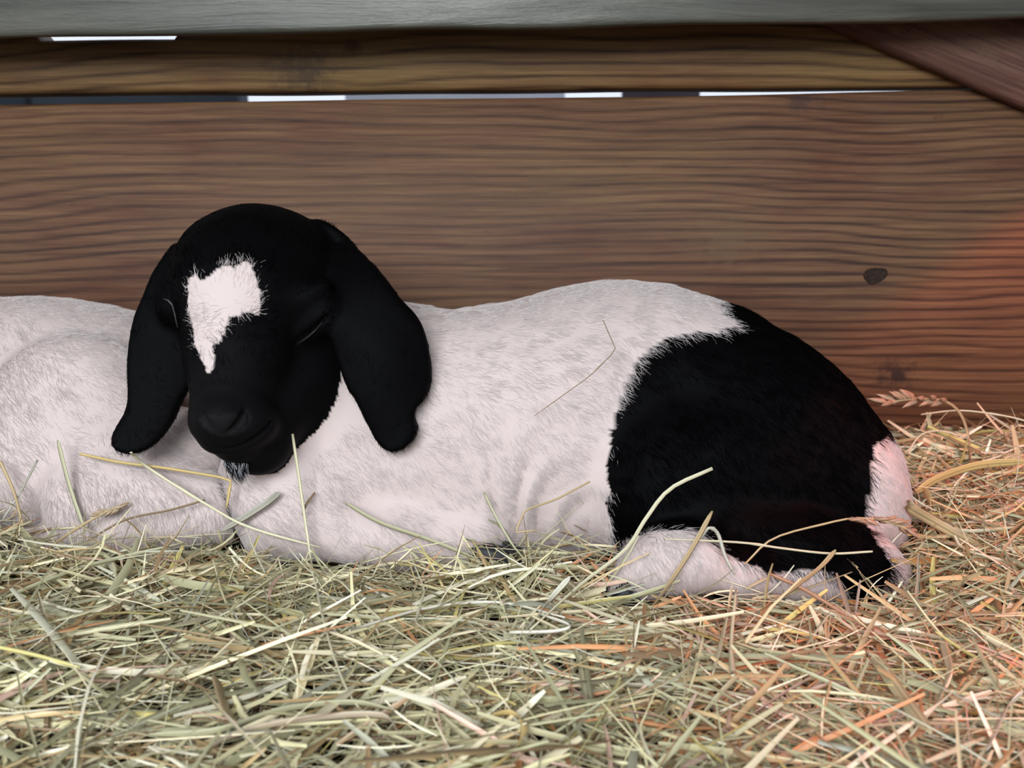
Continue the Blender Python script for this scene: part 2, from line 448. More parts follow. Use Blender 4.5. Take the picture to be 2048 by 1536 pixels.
    def nets(s):
        F = s.F; ins = F < 0
        c = [ins[a:a + F.shape[0] - 1, b:b + F.shape[1] - 1, d:d + F.shape[2] - 1] for a in (0, 1) for b in (0, 1) for d in (0, 1)]
        tot = sum(x.astype(np.int8) for x in c); act = (tot > 0) & (tot < 8)
        idx = np.full(act.shape, -1, np.int32); I = np.argwhere(act); idx[act] = np.arange(len(I))
        acc = np.zeros((len(I), 3)); cnt = np.zeros(len(I)); ax = (s.xs, s.ys, s.zs)
        corner = lambda o: I + np.array(o)
        for d in range(3):
            o1, o2 = [k for k in range(3) if k != d]
            for a in (0, 1):
                for b in (0, 1):
                    o = [0, 0, 0]; o[o1] = a; o[o2] = b; p = corner(o); o[d] = 1; q = corner(o)
                    fp, fq = F[p[:, 0], p[:, 1], p[:, 2]], F[q[:, 0], q[:, 1], q[:, 2]]
                    m = (fp < 0) != (fq < 0); t = np.where(m, fp / np.where(m, fp - fq, 1), 0)
                    for e in range(3):
                        va, vb = ax[e][p[:, e]], ax[e][q[:, e]]
                        acc[:, e] += np.where(m, va + (vb - va) * t, 0)
                    cnt += m
        V = acc / cnt[:, None]; Q = []
        for d in range(3):
            o1, o2 = (d + 1) % 3, (d + 2) % 3
            sl0 = [slice(None)] * 3; sl1 = [slice(None)] * 3; sl0[d] = slice(None, -1); sl1[d] = slice(1, None)
            f0, f1 = ins[tuple(sl0)], ins[tuple(sl1)]
            E = np.argwhere(f0 != f1); E = E[(E[:, o1] > 0) & (E[:, o2] > 0) & (E[:, o1] < F.shape[o1] - 1) & (E[:, o2] < F.shape[o2] - 1)]
            def cell(a, b):
                e = E.copy(); e[:, o1] -= a; e[:, o2] -= b; return idx[e[:, 0], e[:, 1], e[:, 2]]
            q = np.stack([cell(1, 1), cell(0, 1), cell(0, 0), cell(1, 0)], 1)
            flip = ~f0[E[:, 0], E[:, 1], E[:, 2]]
            q[flip] = q[flip][:, ::-1]; Q.append(q)
        return V, np.concatenate(Q)

def vnormals(V, Q):
    n = np.cross(V[Q[:, 2]] - V[Q[:, 0]], V[Q[:, 3]] - V[Q[:, 1]])
    a = np.linalg.norm(n, axis=1) / 2
    VN = np.zeros_like(V)
    for k in range(4):
        for e in range(3): VN[:, e] += np.bincount(Q[:, k], n[:, e], len(V))
    VN /= np.linalg.norm(VN, axis=1)[:, None] + 1e-12
    return VN, a
def smooth_mesh(V, Q, it=2, f=0.5):
    for _ in range(it):
        acc = np.zeros_like(V); c = np.zeros(len(V))
        for k in range(4):
            for m_ in (1, 3):
                for e in range(3): acc[:, e] += np.bincount(Q[:, k], V[Q[:, (k + m_) % 4], e], len(V))
                c += np.bincount(Q[:, k], minlength=len(V))
        V = V + f * (acc / c[:, None] - V)
    return V

def grow_fur(name, V, Q, VN, weight, n, flow, length, colour, parent, m, lift=0.17, rad=0.00013, npt=5, clump=Wob(160, 12, 5), curlf=Wob(420, 12, 6)):
    """short hairs rooted on the skin, combed along flow; one curves object"""
    fa = np.linalg.norm(np.cross(V[Q[:, 2]] - V[Q[:, 0]], V[Q[:, 3]] - V[Q[:, 1]]), axis=1)
    fw = fa * weight[Q].mean(1); fw /= fw.sum()
    f = rng.choice(len(Q), n, p=fw)
    s, t = rng.random((n, 1)), rng.random((n, 1))
    q = Q[f]; bil = lambda A: (A[q[:, 0]] * (1 - s) + A[q[:, 1]] * s) * (1 - t) + (A[q[:, 3]] * (1 - s) + A[q[:, 2]] * s) * t
    R = bil(V); nn = bil(VN); nn /= np.linalg.norm(nn, axis=1)[:, None]
    D = flow(R, nn)
    wv = clump(R)[:, None]; wv2 = curlf(R)[:, None]
    D = D + 0.22 * np.cross(nn, D) * (wv + 0.5 * wv2) + rng.normal(scale=0.16, size=D.shape)
    D -= (D * nn).sum(1)[:, None] * nn; D /= np.linalg.norm(D, axis=1)[:, None] + 1e-9
    Ln = length(R, nn) * rng.uniform(0.6, 1.25, n)
    lf = lift * rng.uniform(0.5, 1.5, n) * (1 + 0.4 * wv2[:, 0])
    tt = np.linspace(0, 1, npt)
    pts = R[:, None] - nn[:, None] * 0.0006 + D[:, None] * (Ln[:, None] * tt)[..., None] + nn[:, None] * ((Ln * lf)[:, None] * (tt * (1.25 - 0.75 * tt)))[..., None]
    side = np.cross(nn, D); pts += side[:, None] * ((Ln * rng.normal(scale=0.16, size=n))[:, None] * tt ** 2)[..., None]
    return curves(name, pts, colour(R, nn), rad * rng.uniform(0.7, 1.3, n), parent, m)
def curves(name, pts, cols, rad, parent, m):
    n, npt = pts.shape[:2]
    cu = bpy.data.hair_curves.new(name)
    cu.add_curves([npt] * n)
    cu.attributes['position'].data.foreach_set('vector', np.ascontiguousarray(pts, np.float32).ravel())
    ra = cu.attributes.get('radius') or cu.attributes.new('radius', 'FLOAT', 'POINT')
    prof = np.linspace(1, 0.25, npt)
    ra.data.foreach_set('value', (np.asarray(rad)[:, None] * prof).astype(np.float32).ravel())
    ca = cu.attributes.new('col', 'FLOAT_COLOR', 'CURVE')
    c4 = np.ones((n, 4), np.float32); c4[:, :3] = cols
    ca.data.foreach_set('color', c4.ravel())
    cu.materials.append(m)
    o = bpy.data.objects.new(name, cu); C.objects.link(o); o.parent = parent
    o['kind'] = 'stuff'
    return o

m_skin = attr_mat('goat_skin', 0.65, 0.05)
m_fur = attr_mat('goat_fur', 0.6, 0.02)
m_hoof = plain('hoof_horn', (0.020, 0.020, 0.024), 0.45, 0.4, (160, 0.5))

WHITE = np.array([0.60, 0.525, 0.490]); BLACK = np.array([0.0008, 0.0007, 0.0009])

# ---- goat A: black head with blaze, white trunk, black rump
dx = 0.0017
ax_ = np.concatenate([np.arange(-0.35, -0.055, dx), np.arange(-0.055, 0.40, 0.0036)])
ay_ = np.concatenate([np.arange(0.475, 0.61, 0.0018), np.arange(0.61, 0.858, 0.003)]); az_ = np.concatenate([np.arange(-0.05, 0.04, 0.003), np.arange(0.04, 0.262, 0.0018)])
A = Field(ax_, ay_, az_)
tp = [(492, 900), (500, 850), (515, 800), (545, 745), (600, 690), (700, 645), (840, 615), (900, 621), (1000, 611), (1080, 589), (1160, 570), (1260, 563), (1340, 571),
      (1430, 598), (1500, 622), (1560, 661), (1610, 700), (1660, 748), (1700, 792), (1730, 832), (1748, 866), (1756, 905), (1760, 955)]
tw = np.array([P(u, v, 0.715) for u, v in tp]); tx = tw[:, 0]; tz = tw[:, 2]
xs0, xs1 = tx[0], tx[-1]
endf = np.sqrt(np.clip(1 - np.clip((xs0 + 0.07 - tx) / 0.07, 0, 1) ** 2, 0.0, 1)); endf2 = np.sqrt(np.clip(1 - np.clip((tx - xs1 + 0.06) / 0.06, 0, 1) ** 2, 0.0, 1))
ryA = np.interp(tx, [xs0, -0.08, 0.05, 0.18, xs1], [0.085, 0.092, 0.098, 0.105, 0.10]) * endf * endf2
ycA = np.interp(tx, [xs0, 0.0, 0.15, xs1], [0.70, 0.715, 0.72, 0.69])
# denser sections at both ends so that they close round
txd = np.concatenate([np.linspace(tx[0], tx[4], 24), np.linspace(tx[4], tx[-6], 40)[1:], np.linspace(tx[-6], tx[-1], 30)[1:]])
e1 = np.sqrt(np.clip(1 - np.clip((xs0 + 0.07 - txd) / 0.07, 0, 1) ** 2, 0, 1)); e2 = np.sqrt(np.clip(1 - np.clip((txd - xs1 + 0.05) / 0.05, 0, 1) ** 2, 0, 1))
A.loft(txd, np.interp(txd, tx, tz), np.full(len(txd), -0.03), np.interp(txd, tx, ycA),
       np.interp(txd, [xs0, -0.08, 0.05, 0.18, xs1], [0.085, 0.092, 0.098, 0.105, 0.10]) * e1 * e2)
# shoulder and upper arm, chest, folded foreleg
A.ell(P(720, 900, 0.665), (0.075, 0.055, 0.085), 0.03)
A.ell(P(560, 960, 0.635), (0.042, 0.045, 0.050), 0.025)
A.chain([(P(640, 1010, 0.615), 0.034), (P(560, 1040, 0.60), 0.026)], 0.02)
A.chain([(P(560, 1050, 0.60), 0.020), (P(800, 1085, 0.60), 0.017), (P(940, 1100, 0.605), 0.013)], 0.012)
# belly
A.ell(P(1000, 900, 0.665), (0.13, 0.06, 0.09), 0.04)
# thigh, stifle and folded hind leg
A.ell(P(1470, 905, 0.672), (0.100, 0.078, 0.092), 0.014)
A.ell(P(1400, 985, 0.62), (0.072, 0.045, 0.060), 0.02)
A.ell(P(1310, 990, 0.625), (0.036, 0.045, 0.055), 0.02)
A.ell(P(1560, 1000, 0.63), (0.060, 0.045, 0.052), 0.02)
A.ell(P(1684, 1000, 0.66), (0.023, 0.055, 0.055), 0.02)
A.chain([(P(1420, 1075, 0.585), 0.026), (P(1600, 1100, 0.58), 0.025), (P(1735, 1130, 0.58), 0.021)], 0.012)
A.ell(P(1744, 1145, 0.578), (0.017, 0.018, 0.017), 0.01)
A.chain([(P(1735, 1158, 0.566), 0.0125), (P(1600, 1158, 0.560), 0.0125), (P(1480, 1140, 0.556), 0.015), (P(1370, 1118, 0.556), 0.018), (P(1290, 1145, 0.553), 0.0135), (P(1250, 1170, 0.55), 0.011)], 0.008)
A.ell(P(1355, 1112, 0.560), (0.034, 0.022, 0.019), 0.012)
Abody = A.F.copy()
# neck (white side stays with the trunk)
A.chain([(P(720, 760, 0.70), 0.060), (P(590, 640, 0.655), 0.050)], 0.03)
A.F, Abody = np.full_like(A.F, 0.2), A.F
# head
A.ell(P(500, 563, 0.634), (0.0540, 0.054, 0.0520), 0.012)
A.ell(P(560, 552, 0.650), (0.044, 0.048, 0.0455), 0.015)
A.cone(P(490, 620, 0.612), 0.045, P(455, 800, 0.562), 0.0235, 0.015)
A.cone(P(590, 700, 0.645), 0.041, P(524, 872, 0.588), 0.0225, 0.015)
A.cone(P(600, 640, 0.645), 0.038, P(632, 780, 0.650), 0.026, 0.02)
A.ell(P(458, 842, 0.552), (0.0245, 0.021, 0.0170), 0.008)
A.ell(P(505, 850, 0.562), (0.0160, 0.019, 0.0150), 0.010)
A.ell(P(455, 880, 0.553), (0.0155, 0.014, 0.0085), 0.006)
A.ell(P(438, 832, 0.540), (0.0135, 0.012, 0.0110), 0.006)
A.ell(P(514, 910, 0.578), (0.0145, 0.016, 0.0125), 0.010)
A.ell(P(478, 900, 0.562), (0.0130, 0.014, 0.0070), 0.006)
A.ell(P(343, 610, 0.603), (0.0085, 0.014, 0.0130), 0.008)                      # brow and lids of the near-hidden eye
A.ell(P(630, 640, 0.604), (0.0210, 0.013, 0.0110), 0.008, rot=0.7)           # closed eye
A.ell(P(600, 598, 0.602), (0.024, 0.012, 0.009), 0.010, rot=0.5)
A.ell(P(620, 770, 0.625), (0.022, 0.02, 0.03), 0.02)
# carved features, each following the surface: closed lid slit, nostrils, philtrum, mouth
def on_skin(u, v, off):
    Y = np.arange(0.49, 0.72, 0.0004); q = np.array([P(u, v, y) for y in Y]); i = np.argmax(A.sample(q) < 0)
    return P(u, v, Y[i] + off)
def groove(pix, r, off, k=0.0015):
    pts = [on_skin(u, v, off) for u, v in pix]
    rr = r if hasattr(r, '__len__') else [r] * len(pix)
    A.chain(list(zip(pts, rr)), k, 'cut')
gl = [([(594, 684), (612, 672), (632, 656), (652, 632)], 0.0022, 0.0004), ([(346, 612), (350, 640)], 0.0022, 0.0004),
      ([(488, 824), (486, 838), (475, 851), (458, 863)], [0.0024, 0.0034, 0.0028, 0.0014], 0.0012),
      ([(399, 818), (404, 834), (418, 853), (432, 864)], [0.0018, 0.0026, 0.0020, 0.0012], 0.0010),
      ([(443, 870), (443, 884)], 0.0013, 0.0002),
      ([(412, 889), (428, 898), (450, 902), (475, 897), (502, 884), (528, 864), (540, 846)], 0.0022, 0.0012)]
for a_, b_, c_ in gl: groove(a_, b_, c_)
# ears
def ear(pix, Y0, axis, coef, yl):
    (au, av), (bu, bv) = axis; l2 = (bu - au) ** 2 + (bv - av) ** 2
    dep = [np.interp(((u - au) * (bu - au) + (v - av) * (bv - av)) / l2, [0, 0.3, 0.7, 1.0], yl) for u, v in pix]
    poly = np.array([P(u, v, d_)[[0, 2]] for (u, v), d_ in zip(pix, dep)])
    a, b = P(*axis[0], Y0)[[0, 2]], P(*axis[1], Y0)[[0, 2]]; e = (b - a) / np.linalg.norm(b - a); Ln = np.linalg.norm(b - a)
    def ys(x, z):
        s_ = ((x - a[0]) * e[0] + (z - a[1]) * e[1]) / Ln; u_ = (x - a[0]) * e[1] - (z - a[1]) * e[0]
        return np.polyval(np.polyfit([0, 0.3, 0.7, 1.0], yl, 3), np.clip(s_, -0.08, 1.08)) + coef * u_ ** 2
    # smooth the outline (one Chaikin pass)
    q = []
    for i in range(len(poly)):
        p0, p1 = poly[i], poly[(i + 1) % len(poly)]; q += [0.75 * p0 + 0.25 * p1, 0.25 * p0 + 0.75 * p1]
    A.sheet(q, ys, 0.0055, 0.008)
ear([(615, 440), (650, 446), (692, 478), (740, 520), (768, 556), (795, 598), (832, 640), (852, 690), (861, 750), (852, 800), (826, 828), (834, 866), (817, 893),
     (786, 907), (756, 892), (736, 852), (714, 800), (692, 772), (668, 700), (650, 620), (620, 540)], 0.612, ((670, 520), (790, 890)), 9.0, [0.635, 0.602, 0.592, 0.588])
ear([(348, 482), (318, 525), (290, 580), (268, 640), (254, 705), (256, 775), (250, 818), (232, 850), (218, 878), (228, 899), (266, 910), (306, 893), (334, 858), (352, 810),
     (385, 760), (390, 640), (380, 540)], 0.605, ((340, 520), (270, 890)), 7.0, [0.625, 0.610, 0.594, 0.578])
Ahead = A.F
X_ = np.minimum(Abody, Ahead); kk = 0.012
h_ = np.clip(0.5 + 0.5 * (Abody - Ahead) / kk, 0, 1)
A.F = Abody * (1 - h_) + Ahead * h_ - kk * h_ * (1 - h_)
HF = Field(ax_, ay_, az_); HF.F = Ahead - Abody      # negative where the head is nearer
GX, GY, GZ = np.meshgrid(ax_, ay_, az_, indexing='ij', sparse=True)
# skin folds on the flank
ux = 1024 + FPX * GX / 0.66
fold = np.exp(-((ux - 1090) / 95.0) ** 2) * np.clip((0.165 - GZ) / 0.06, 0, 1)
ph = GX * 230 + 9 * np.sin(GZ * 22 + GX * 25) + 3 * np.sin(GZ * 55 + 1)
A.F += (0.0022 * fold * (np.sin(ph) + 0.5 * np.sin(ph * 1.73 + 2 + 4 * np.sin(GZ * 31))) * (0.6 + 0.4 * np.sin(GZ * 40 + GX * 60))).astype(np.float32)
# small unevenness everywhere
A.F += (0.0006 * np.sin(GX * 95 + 40 * GZ) * np.sin(GZ * 110 + 30 * GY)).astype(np.float32)
VA, QA = A.nets(); VA = smooth_mesh(VA, QA, 1, 0.5)
NA, _ = vnormals(VA, QA)

RUMP = [(1428, 585), (1440, 606), (1452, 632), (1478, 656), (1440, 660), (1400, 661), (1330, 676), (1283, 712), (1252, 768), (1226, 850), (1213, 930), (1216, 1010), (1226, 1095), (1262, 1078), (1300, 1062),
        (1385, 1062), (1435, 1092), (1480, 1122), (1545, 1146), (1620, 1136), (1668, 1150), (1690, 1200), (1752, 1196), (1785, 1150), (1782, 1122), (1757, 1085), (1736, 1050), (1738, 1000), (1747, 950), (1749, 892), (1784, 868),
        (1830, 850), (1820, 700), (1560, 500)]
BLAZE = [(378, 555), (392, 549), (402, 560), (424, 552), (436, 536), (452, 530), (470, 536), (490, 522), (506, 530), (514, 556), (521, 600), (519, 630), (498, 622), (480, 630), (462, 636), (450, 660), (441, 684), (426, 690), (431, 716), (427, 738),
         (414, 748), (402, 712), (390, 690), (384, 650), (376, 620)]
NOSE = [(400, 838), (412, 826), (440, 832), (470, 826), (492, 832), (488, 852), (462, 868), (441, 874), (420, 866), (404, 852)]
edge = Wob(300, 12, 9)
def coatA(R, nn, jit=5.0):
    u, v = proj(R)
    j = jit * rng.normal(size=(2, len(R))); e = edge(R) * 4.0
    head = HF.sample(R) < 0.0
    front = nn[:, 1] < 0.35
    blk = inpoly(u + j[0] + e, v + j[1] - e, RUMP)
    bl = inpoly(u + 0.6 * j[0] + e * 0.5, v + 0.6 * j[1], BLAZE) & front
    col = np.where((blk & ~head)[:, None], BLACK, WHITE)
    col = np.where(head[:, None], BLACK, col)
    sheen = np.exp(-(np.linalg.norm(R - P(450, 840, 0.545), axis=1) / 0.06) ** 2) * head      # short hair, tinted greyer towards the muzzle to stand for front sheen
    col = col + sheen[:, None] * np.array([0.0038, 0.0032, 0.0034])
    col = np.where((head & bl)[:, None], WHITE * np.array([1.0, 0.985, 0.97]), col)
    return col
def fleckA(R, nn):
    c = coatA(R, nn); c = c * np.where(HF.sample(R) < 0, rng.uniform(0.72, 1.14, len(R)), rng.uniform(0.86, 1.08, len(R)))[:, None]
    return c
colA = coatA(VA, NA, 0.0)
uA, vA = proj(VA); fr = NA[:, 1] < 0.3; headv = HF.sample(VA) < 0
white_v = colA.mean(1) > 0.2
colA = np.where(white_v[:, None], np.array([0.60, 0.49, 0.45]), colA)           # pinkish skin under white hair
nose_v = inpoly(uA, vA, NOSE) & fr & headv
colA[nose_v] = (0.0085, 0.0075, 0.008)
goatA = link('goat_kid', mesh_np('goat_kid', VA, QA, cols=colA), m_skin)
tag(goatA, 'sleeping kid goat with black head, white blaze, white trunk and black rump', 'goat')

muz = P(445, 850, 0.53)
def flowA(R, nn):
    u, v = proj(R); head = HF.sample(R) < 0
    D = np.tile(np.array([0.75, 0.0, -0.75]), (len(R), 1))
    # along the back the coat runs straight to the tail
    hi = np.clip((R[:, 2] - 0.10) / 0.06, 0, 1)[:, None]; D = D * (1 - hi) + np.array([1.0, 0.1, -0.25]) * hi
    dn = np.clip((u - 1180) / 60, 0, 1)[:, None]; D = D * (1 - dn * 0.6) + np.array([0.35, 0, -0.9]) * dn * 0.6
    whorl = P(470, 610, 0.58)
    H = (R - whorl); H /= np.linalg.norm(H, axis=1)[:, None] + 1e-6
    up = R - muz; up /= np.linalg.norm(up, axis=1)[:, None] + 1e-6
    near = np.clip(1 - np.linalg.norm(R - whorl, axis=1) / 0.05, 0, 1)[:, None]
    H = H * near + up * (1 - near)
    earm = (u > 672) | (u < 322); H = np.where(earm[:, None], np.array([0.1, 0, -1.0]), H)
    return np.where(head[:, None], H, D)
def lenA(R, nn):
    u, v = proj(R); head = HF.sample(R) < 0
    l = np.where(head, 0.0045, 0.0085)
    l = np.where(head & (v > 790) & (u > 375) & (u < 600), 0.0022, l)
    l = np.where(head & inpoly(u, v, [(350, 500), (550, 500), (550, 770), (350, 770)]), 0.0065, l)
    l = np.where((v > 1100) & (u > 1640) & ~head, 0.013, l)
    return l
wA = np.where(NA[:, 1] > 0.55, 0.15, 1.0) * np.where(nose_v, 0.02, 1.0) * np.where(VA[:, 2] < -0.012, 0.05, 1.0)
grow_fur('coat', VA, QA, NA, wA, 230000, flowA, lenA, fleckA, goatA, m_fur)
# beard: a loose tuft of grey-white hair under the chin
nb = 500
u_, v_ = rng.uniform(446, 500, nb), rng.uniform(903, 928, nb)
root = np.array([P(a, b, 0.564) for a, b in zip(u_, v_)])
gather = P(484, 962, 0.562)
tip = root + (gather - root) * rng.uniform(0.45, 1.0, (nb, 1)) + rng.normal(scale=0.0022, size=(nb, 3))
tt = np.linspace(0, 1, 5)[None, :, None]
bp_ = root[:, None] * (1 - tt) + tip[:, None] * tt + np.array([0, -0.003, 0]) * (tt * (1 - tt) * 4)
bc = np.where(rng.random((nb, 1)) < 0.34, np.array([0.36, 0.35, 0.36]), np.array([0.004, 0.004, 0.005]))
bd = curves('beard', bp_, bc, np.full(nb, 0.0002), goatA, m_fur); bd['label'] = 'grey tuft of hair under the chin'

def lid(pix, r, col):
    c = np.array([on_skin(u, v, 0.0002) for u, v in pix]); n = 6; V = []; m_ = len(c)
    for i in range(m_):
        k = math.sin(math.pi * (i + 0.6) / (m_ + 0.2))
        V += [c[i] + np.array([0, r * k * math.cos(a), r * k * math.sin(a)]) + np.array([r * 0.5 * k * math.sin(a), 0, 0]) for a in np.linspace(0, 2 * math.pi, n, endpoint=False)]
    Q = [(i * n + j, (i + 1) * n + j, (i + 1) * n + (j + 1) % n, i * n + (j + 1) % n) for i in range(m_ - 1) for j in range(n)]
    link('eyelid', mesh_np('eyelid', np.array(V), np.array(Q)), plain('eyelid_skin', col, 0.4, 0.4), goatA)
lid([(328, 598), (337, 601), (345, 610), (349, 624), (352, 640), (355, 655)], 0.0010, (0.022, 0.021, 0.022))
lid([(592, 690), (604, 682), (618, 672), (632, 660), (644, 646), (653, 630)], 0.0017, (0.006, 0.005, 0.005))
def hoof(parent, a, b, r, name='hoof'):
    """cloven hoof: two tapering horn claws side by side"""
    a, b = np.asarray(a), np.asarray(b); d = b - a; L_ = np.linalg.norm(d); d /= L_
    s_ = np.cross(d, (0, 0, 1)); s_ /= np.linalg.norm(s_); up = np.cross(s_, d)
    V = []; Q = []; n = 10
    for sd in (-1, 1):
        base = len(V)
        for i, (t, k) in enumerate(((0, 0.75), (0.15, 1.0), (0.6, 0.95), (0.9, 0.6), (1.0, 0.15))):
            for j in range(n):
                an = 2 * math.pi * j / n
                V.append(a + d * L_ * t + s_ * (sd * r * 0.52 + r * 0.5 * k * math.cos(an)) + up * (r * 0.85 * k * math.sin(an) - 0.25 * r * t))
        for i in range(4):
            for j in range(n):
                p, q = base + i * n + j, base + i * n + (j + 1) % n; Q.append((p, q, q + n, p + n))
        Q += [(base + 4 * n, base + 4 * n + 1, base + 4 * n + 2, base + 4 * n + 3), (base + 4 * n + 3, base + 4 * n + 4, base + 4 * n + 5, base + 4 * n + 6), (base + 4 * n + 6, base + 4 * n + 7, base + 4 * n + 8, base + 4 * n + 9), (base + 4 * n, base + 4 * n + 3, base + 4 * n + 6, base + 4 * n + 9)]
    o = link(name, mesh_np(name, np.array(V), np.array(Q)), m_hoof, parent); return o
hoof(goatA, P(1262, 1168, 0.55), P(1215, 1204, 0.545), 0.0125)
hoof(goatA, P(930, 1098, 0.604), P(1050, 1116, 0.600), 0.014)

# ---- goat B: white kid, cut off by the left edge of the photograph
bx_ = np.arange(-0.92, -0.17, 0.0042); by_ = np.arange(0.53, 0.858, 0.0036); bz_ = np.arange(-0.05, 0.32, 0.0036)
B = Field(bx_, by_, bz_)
tpB = [(-900, 800), (-860, 735), (-800, 690), (-700, 645), (-500, 615), (-300, 600), (-100, 594), (0, 597), (60, 596), (130, 601), (200, 612), (260, 630), (330, 665), (390, 715), (425, 770), (445, 830), (455, 880)]
twB = np.array([P(u, v, 0.745) for u, v in tpB])
x0b, x1b = twB[0, 0], twB[-1, 0]
txb = np.concatenate([np.linspace(x0b, x0b + 0.07, 24), np.linspace(x0b + 0.07, x1b - 0.08, 40)[1:], np.linspace(x1b - 0.08, x1b, 30)[1:]])
e1 = np.sqrt(np.clip(1 - np.clip((x0b + 0.07 - txb) / 0.07, 0, 1) ** 2, 0, 1)); e2 = np.sqrt(np.clip(1 - np.clip((txb - x1b + 0.07) / 0.07, 0, 1) ** 2, 0, 1))
B.loft(txb, np.interp(txb, twB[:, 0], twB[:, 2]), np.full(len(txb), -0.03), np.full(len(txb), 0.745),
       np.interp(txb, [x0b, x0b + 0.2, x1b], [0.085, 0.092, 0.085]) * e1 * e2)
B.ell(P(165, 850, 0.678), (0.075, 0.050, 0.070), 0.007)
B.ell(P(400, 930, 0.665), (0.034, 0.040, 0.045), 0.015)                    # thigh
B.ell(P(70, 940, 0.655), (0.055, 0.045, 0.055), 0.02)
B.ell(P(250, 950, 0.645), (0.060, 0.040, 0.045), 0.02)
B.chain([(P(180, 1010, 0.615), 0.030), (P(320, 1000, 0.615), 0.027), (P(430, 1005, 0.612), 0.022)], 0.015)   # shank to the hock
B.chain([(P(440, 1040, 0.60), 0.014), (P(250, 1070, 0.60), 0.014), (P(60, 1090, 0.60), 0.013)], 0.01)
B.ell(P(-400, 880, 0.685), (0.12, 0.06, 0.085), 0.04)
B.ell(P(-700, 920, 0.68), (0.055, 0.05, 0.07), 0.03)
B.chain([(P(-800, 760, 0.72), 0.060), (P(-900, 600, 0.70), 0.046), (P(-930, 520, 0.69), 0.040)], 0.03)
B.ell(P(-950, 470, 0.68), (0.05, 0.046, 0.044), 0.02)
B.chain([(P(-960, 490, 0.67), 0.040), (P(-1020, 580, 0.63), 0.022)], 0.02)
B.chain([(P(-600, 1060, 0.61), 0.020), (P(-900, 1080, 0.60), 0.015)], 0.015)
GX, GY, GZ = np.meshgrid(bx_, by_, bz_, indexing='ij', sparse=True)
B.F += (0.0008 * np.sin(GX * 75 + 30 * GZ + 1) * np.sin(GZ * 90 + 30 * GY)).astype(np.float32)
# the two kids lean on each other: the white one gives way where the black-headed one presses in
PB = np.stack(np.meshgrid(bx_, by_, bz_, indexing='ij'), -1)
FA = A.sample(PB).astype(np.float32)
B.F = np.maximum(B.F, 0.001 - FA)
VB, QB = B.nets(); VB = smooth_mesh(VB, QB, 2, 0.5); NB, _ = vnormals(VB, QB)
goatB = link('goat_kid.001', mesh_np('goat_kid.001', VB, QB, cols=np.tile(np.array([0.60, 0.49, 0.45]), (len(VB), 1))), m_skin)
tag(goatB, 'all-white kid goat lying at the left edge, behind the black-headed kid', 'goat')
def flowB(R, nn):
    D = np.tile(np.array([0.7, 0.0, -0.7]), (len(R), 1)); lo = np.clip((0.06 - R[:, 2]) / 0.05, 0, 1)[:, None]
    return D * (1 - lo) + np.array([-0.5, 0, -0.8]) * lo
wB = np.where(NB[:, 1] > 0.55, 0.1, 1.0) * np.where(VB[:, 2] < -0.012, 0.05, 1.0) * np.where(VB[:, 0] < -0.5, 0.25, 1.0)
grow_fur('coat', VB, QB, NB, wB, 110000, flowB, lambda R, n: np.full(len(R), 0.0095), lambda R, n: WHITE * rng.uniform(0.88, 1.08, (len(R), 1)), goatB, m_fur)
hoof(goatB, P(60, 1090, 0.60), P(0, 1105, 0.595), 0.013)

# ------------------------------------------------------------------ hay
bump = Wob(26, 12, 21); bump2 = Wob(70, 12, 22)
def hay_z(x, y):
    p = np.stack([x, y, 0 * x], -1)
    z = 0.006 * bump(p) + 0.003 * bump2(p)
    z = z + 0.020 * np.clip((x - 0.24) / 0.10, 0, 1) * np.clip((y - 0.60) / 0.18, 0, 1)      # drift against the wall, right
    z = z + 0.018 * np.clip((-0.24 - x) / 0.12, 0, 1) * np.exp(-((y - 0.56) / 0.07) ** 2)   # ridge at the left
    z = z - 0.014 * np.exp(-((x - 0.19) / 0.10) ** 2) * np.exp(-((y - 0.54) / 0.06) ** 2)
    return z
PAL = np.array([[0.50, 0.48, 0.31], [0.62, 0.58, 0.36], [0.70, 0.63, 0.44], [0.34, 0.33, 0.20], [0.46, 0.34, 0.18], [0.27, 0.18, 0.10], [0.78, 0.74, 0.58], [0.58, 0.40, 0.32], [0.56, 0.48, 0.18], [0.44, 0.44, 0.34], [0.55, 0.27, 0.13]])
PAL = PAL * np.array([1.15, 1.11, 1.04])
PW = np.array([0.20, 0.16, 0.14, 0.14, 0.10, 0.06, 0.09, 0.03, 0.03, 0.04, 0.01]); PW /= PW.sum()

def blades(ctrl, width, side, vdepth, cols, taper=0.5):
    """ctrl (n,m,3) centre lines; V-folded strips three points wide"""
    n, m = ctrl.shape[:2]
    T = np.gradient(ctrl, axis=1); T /= np.linalg.norm(T, axis=2, keepdims=True) + 1e-9
    Sd = side[:, None] - (side[:, None] * T).sum(2, keepdims=True) * T; Sd /= np.linalg.norm(Sd, axis=2, keepdims=True) + 1e-9
    U = np.cross(T, Sd)
    prof = 1 - taper * np.abs(np.linspace(-1, 1, m)) ** 3
    hw = (width[:, None] * prof)[..., None] / 2
    L_ = ctrl - Sd * hw; R_ = ctrl + Sd * hw; M_ = ctrl + U * (vdepth[:, None, None] * hw * 2)
    V = np.stack([L_, M_, R_], 2).reshape(-1, 3)
    base = (np.arange(n) * m * 3)[:, None, None] + (np.arange(m - 1) * 3)[None, :, None] + np.arange(2)[None, None, :]
    base = base.reshape(-1)
    Q = np.stack([base, base + 1, base + 4, base + 3], 1)
    c = np.repeat(cols, m * 3, axis=0)
    return V, Q, c

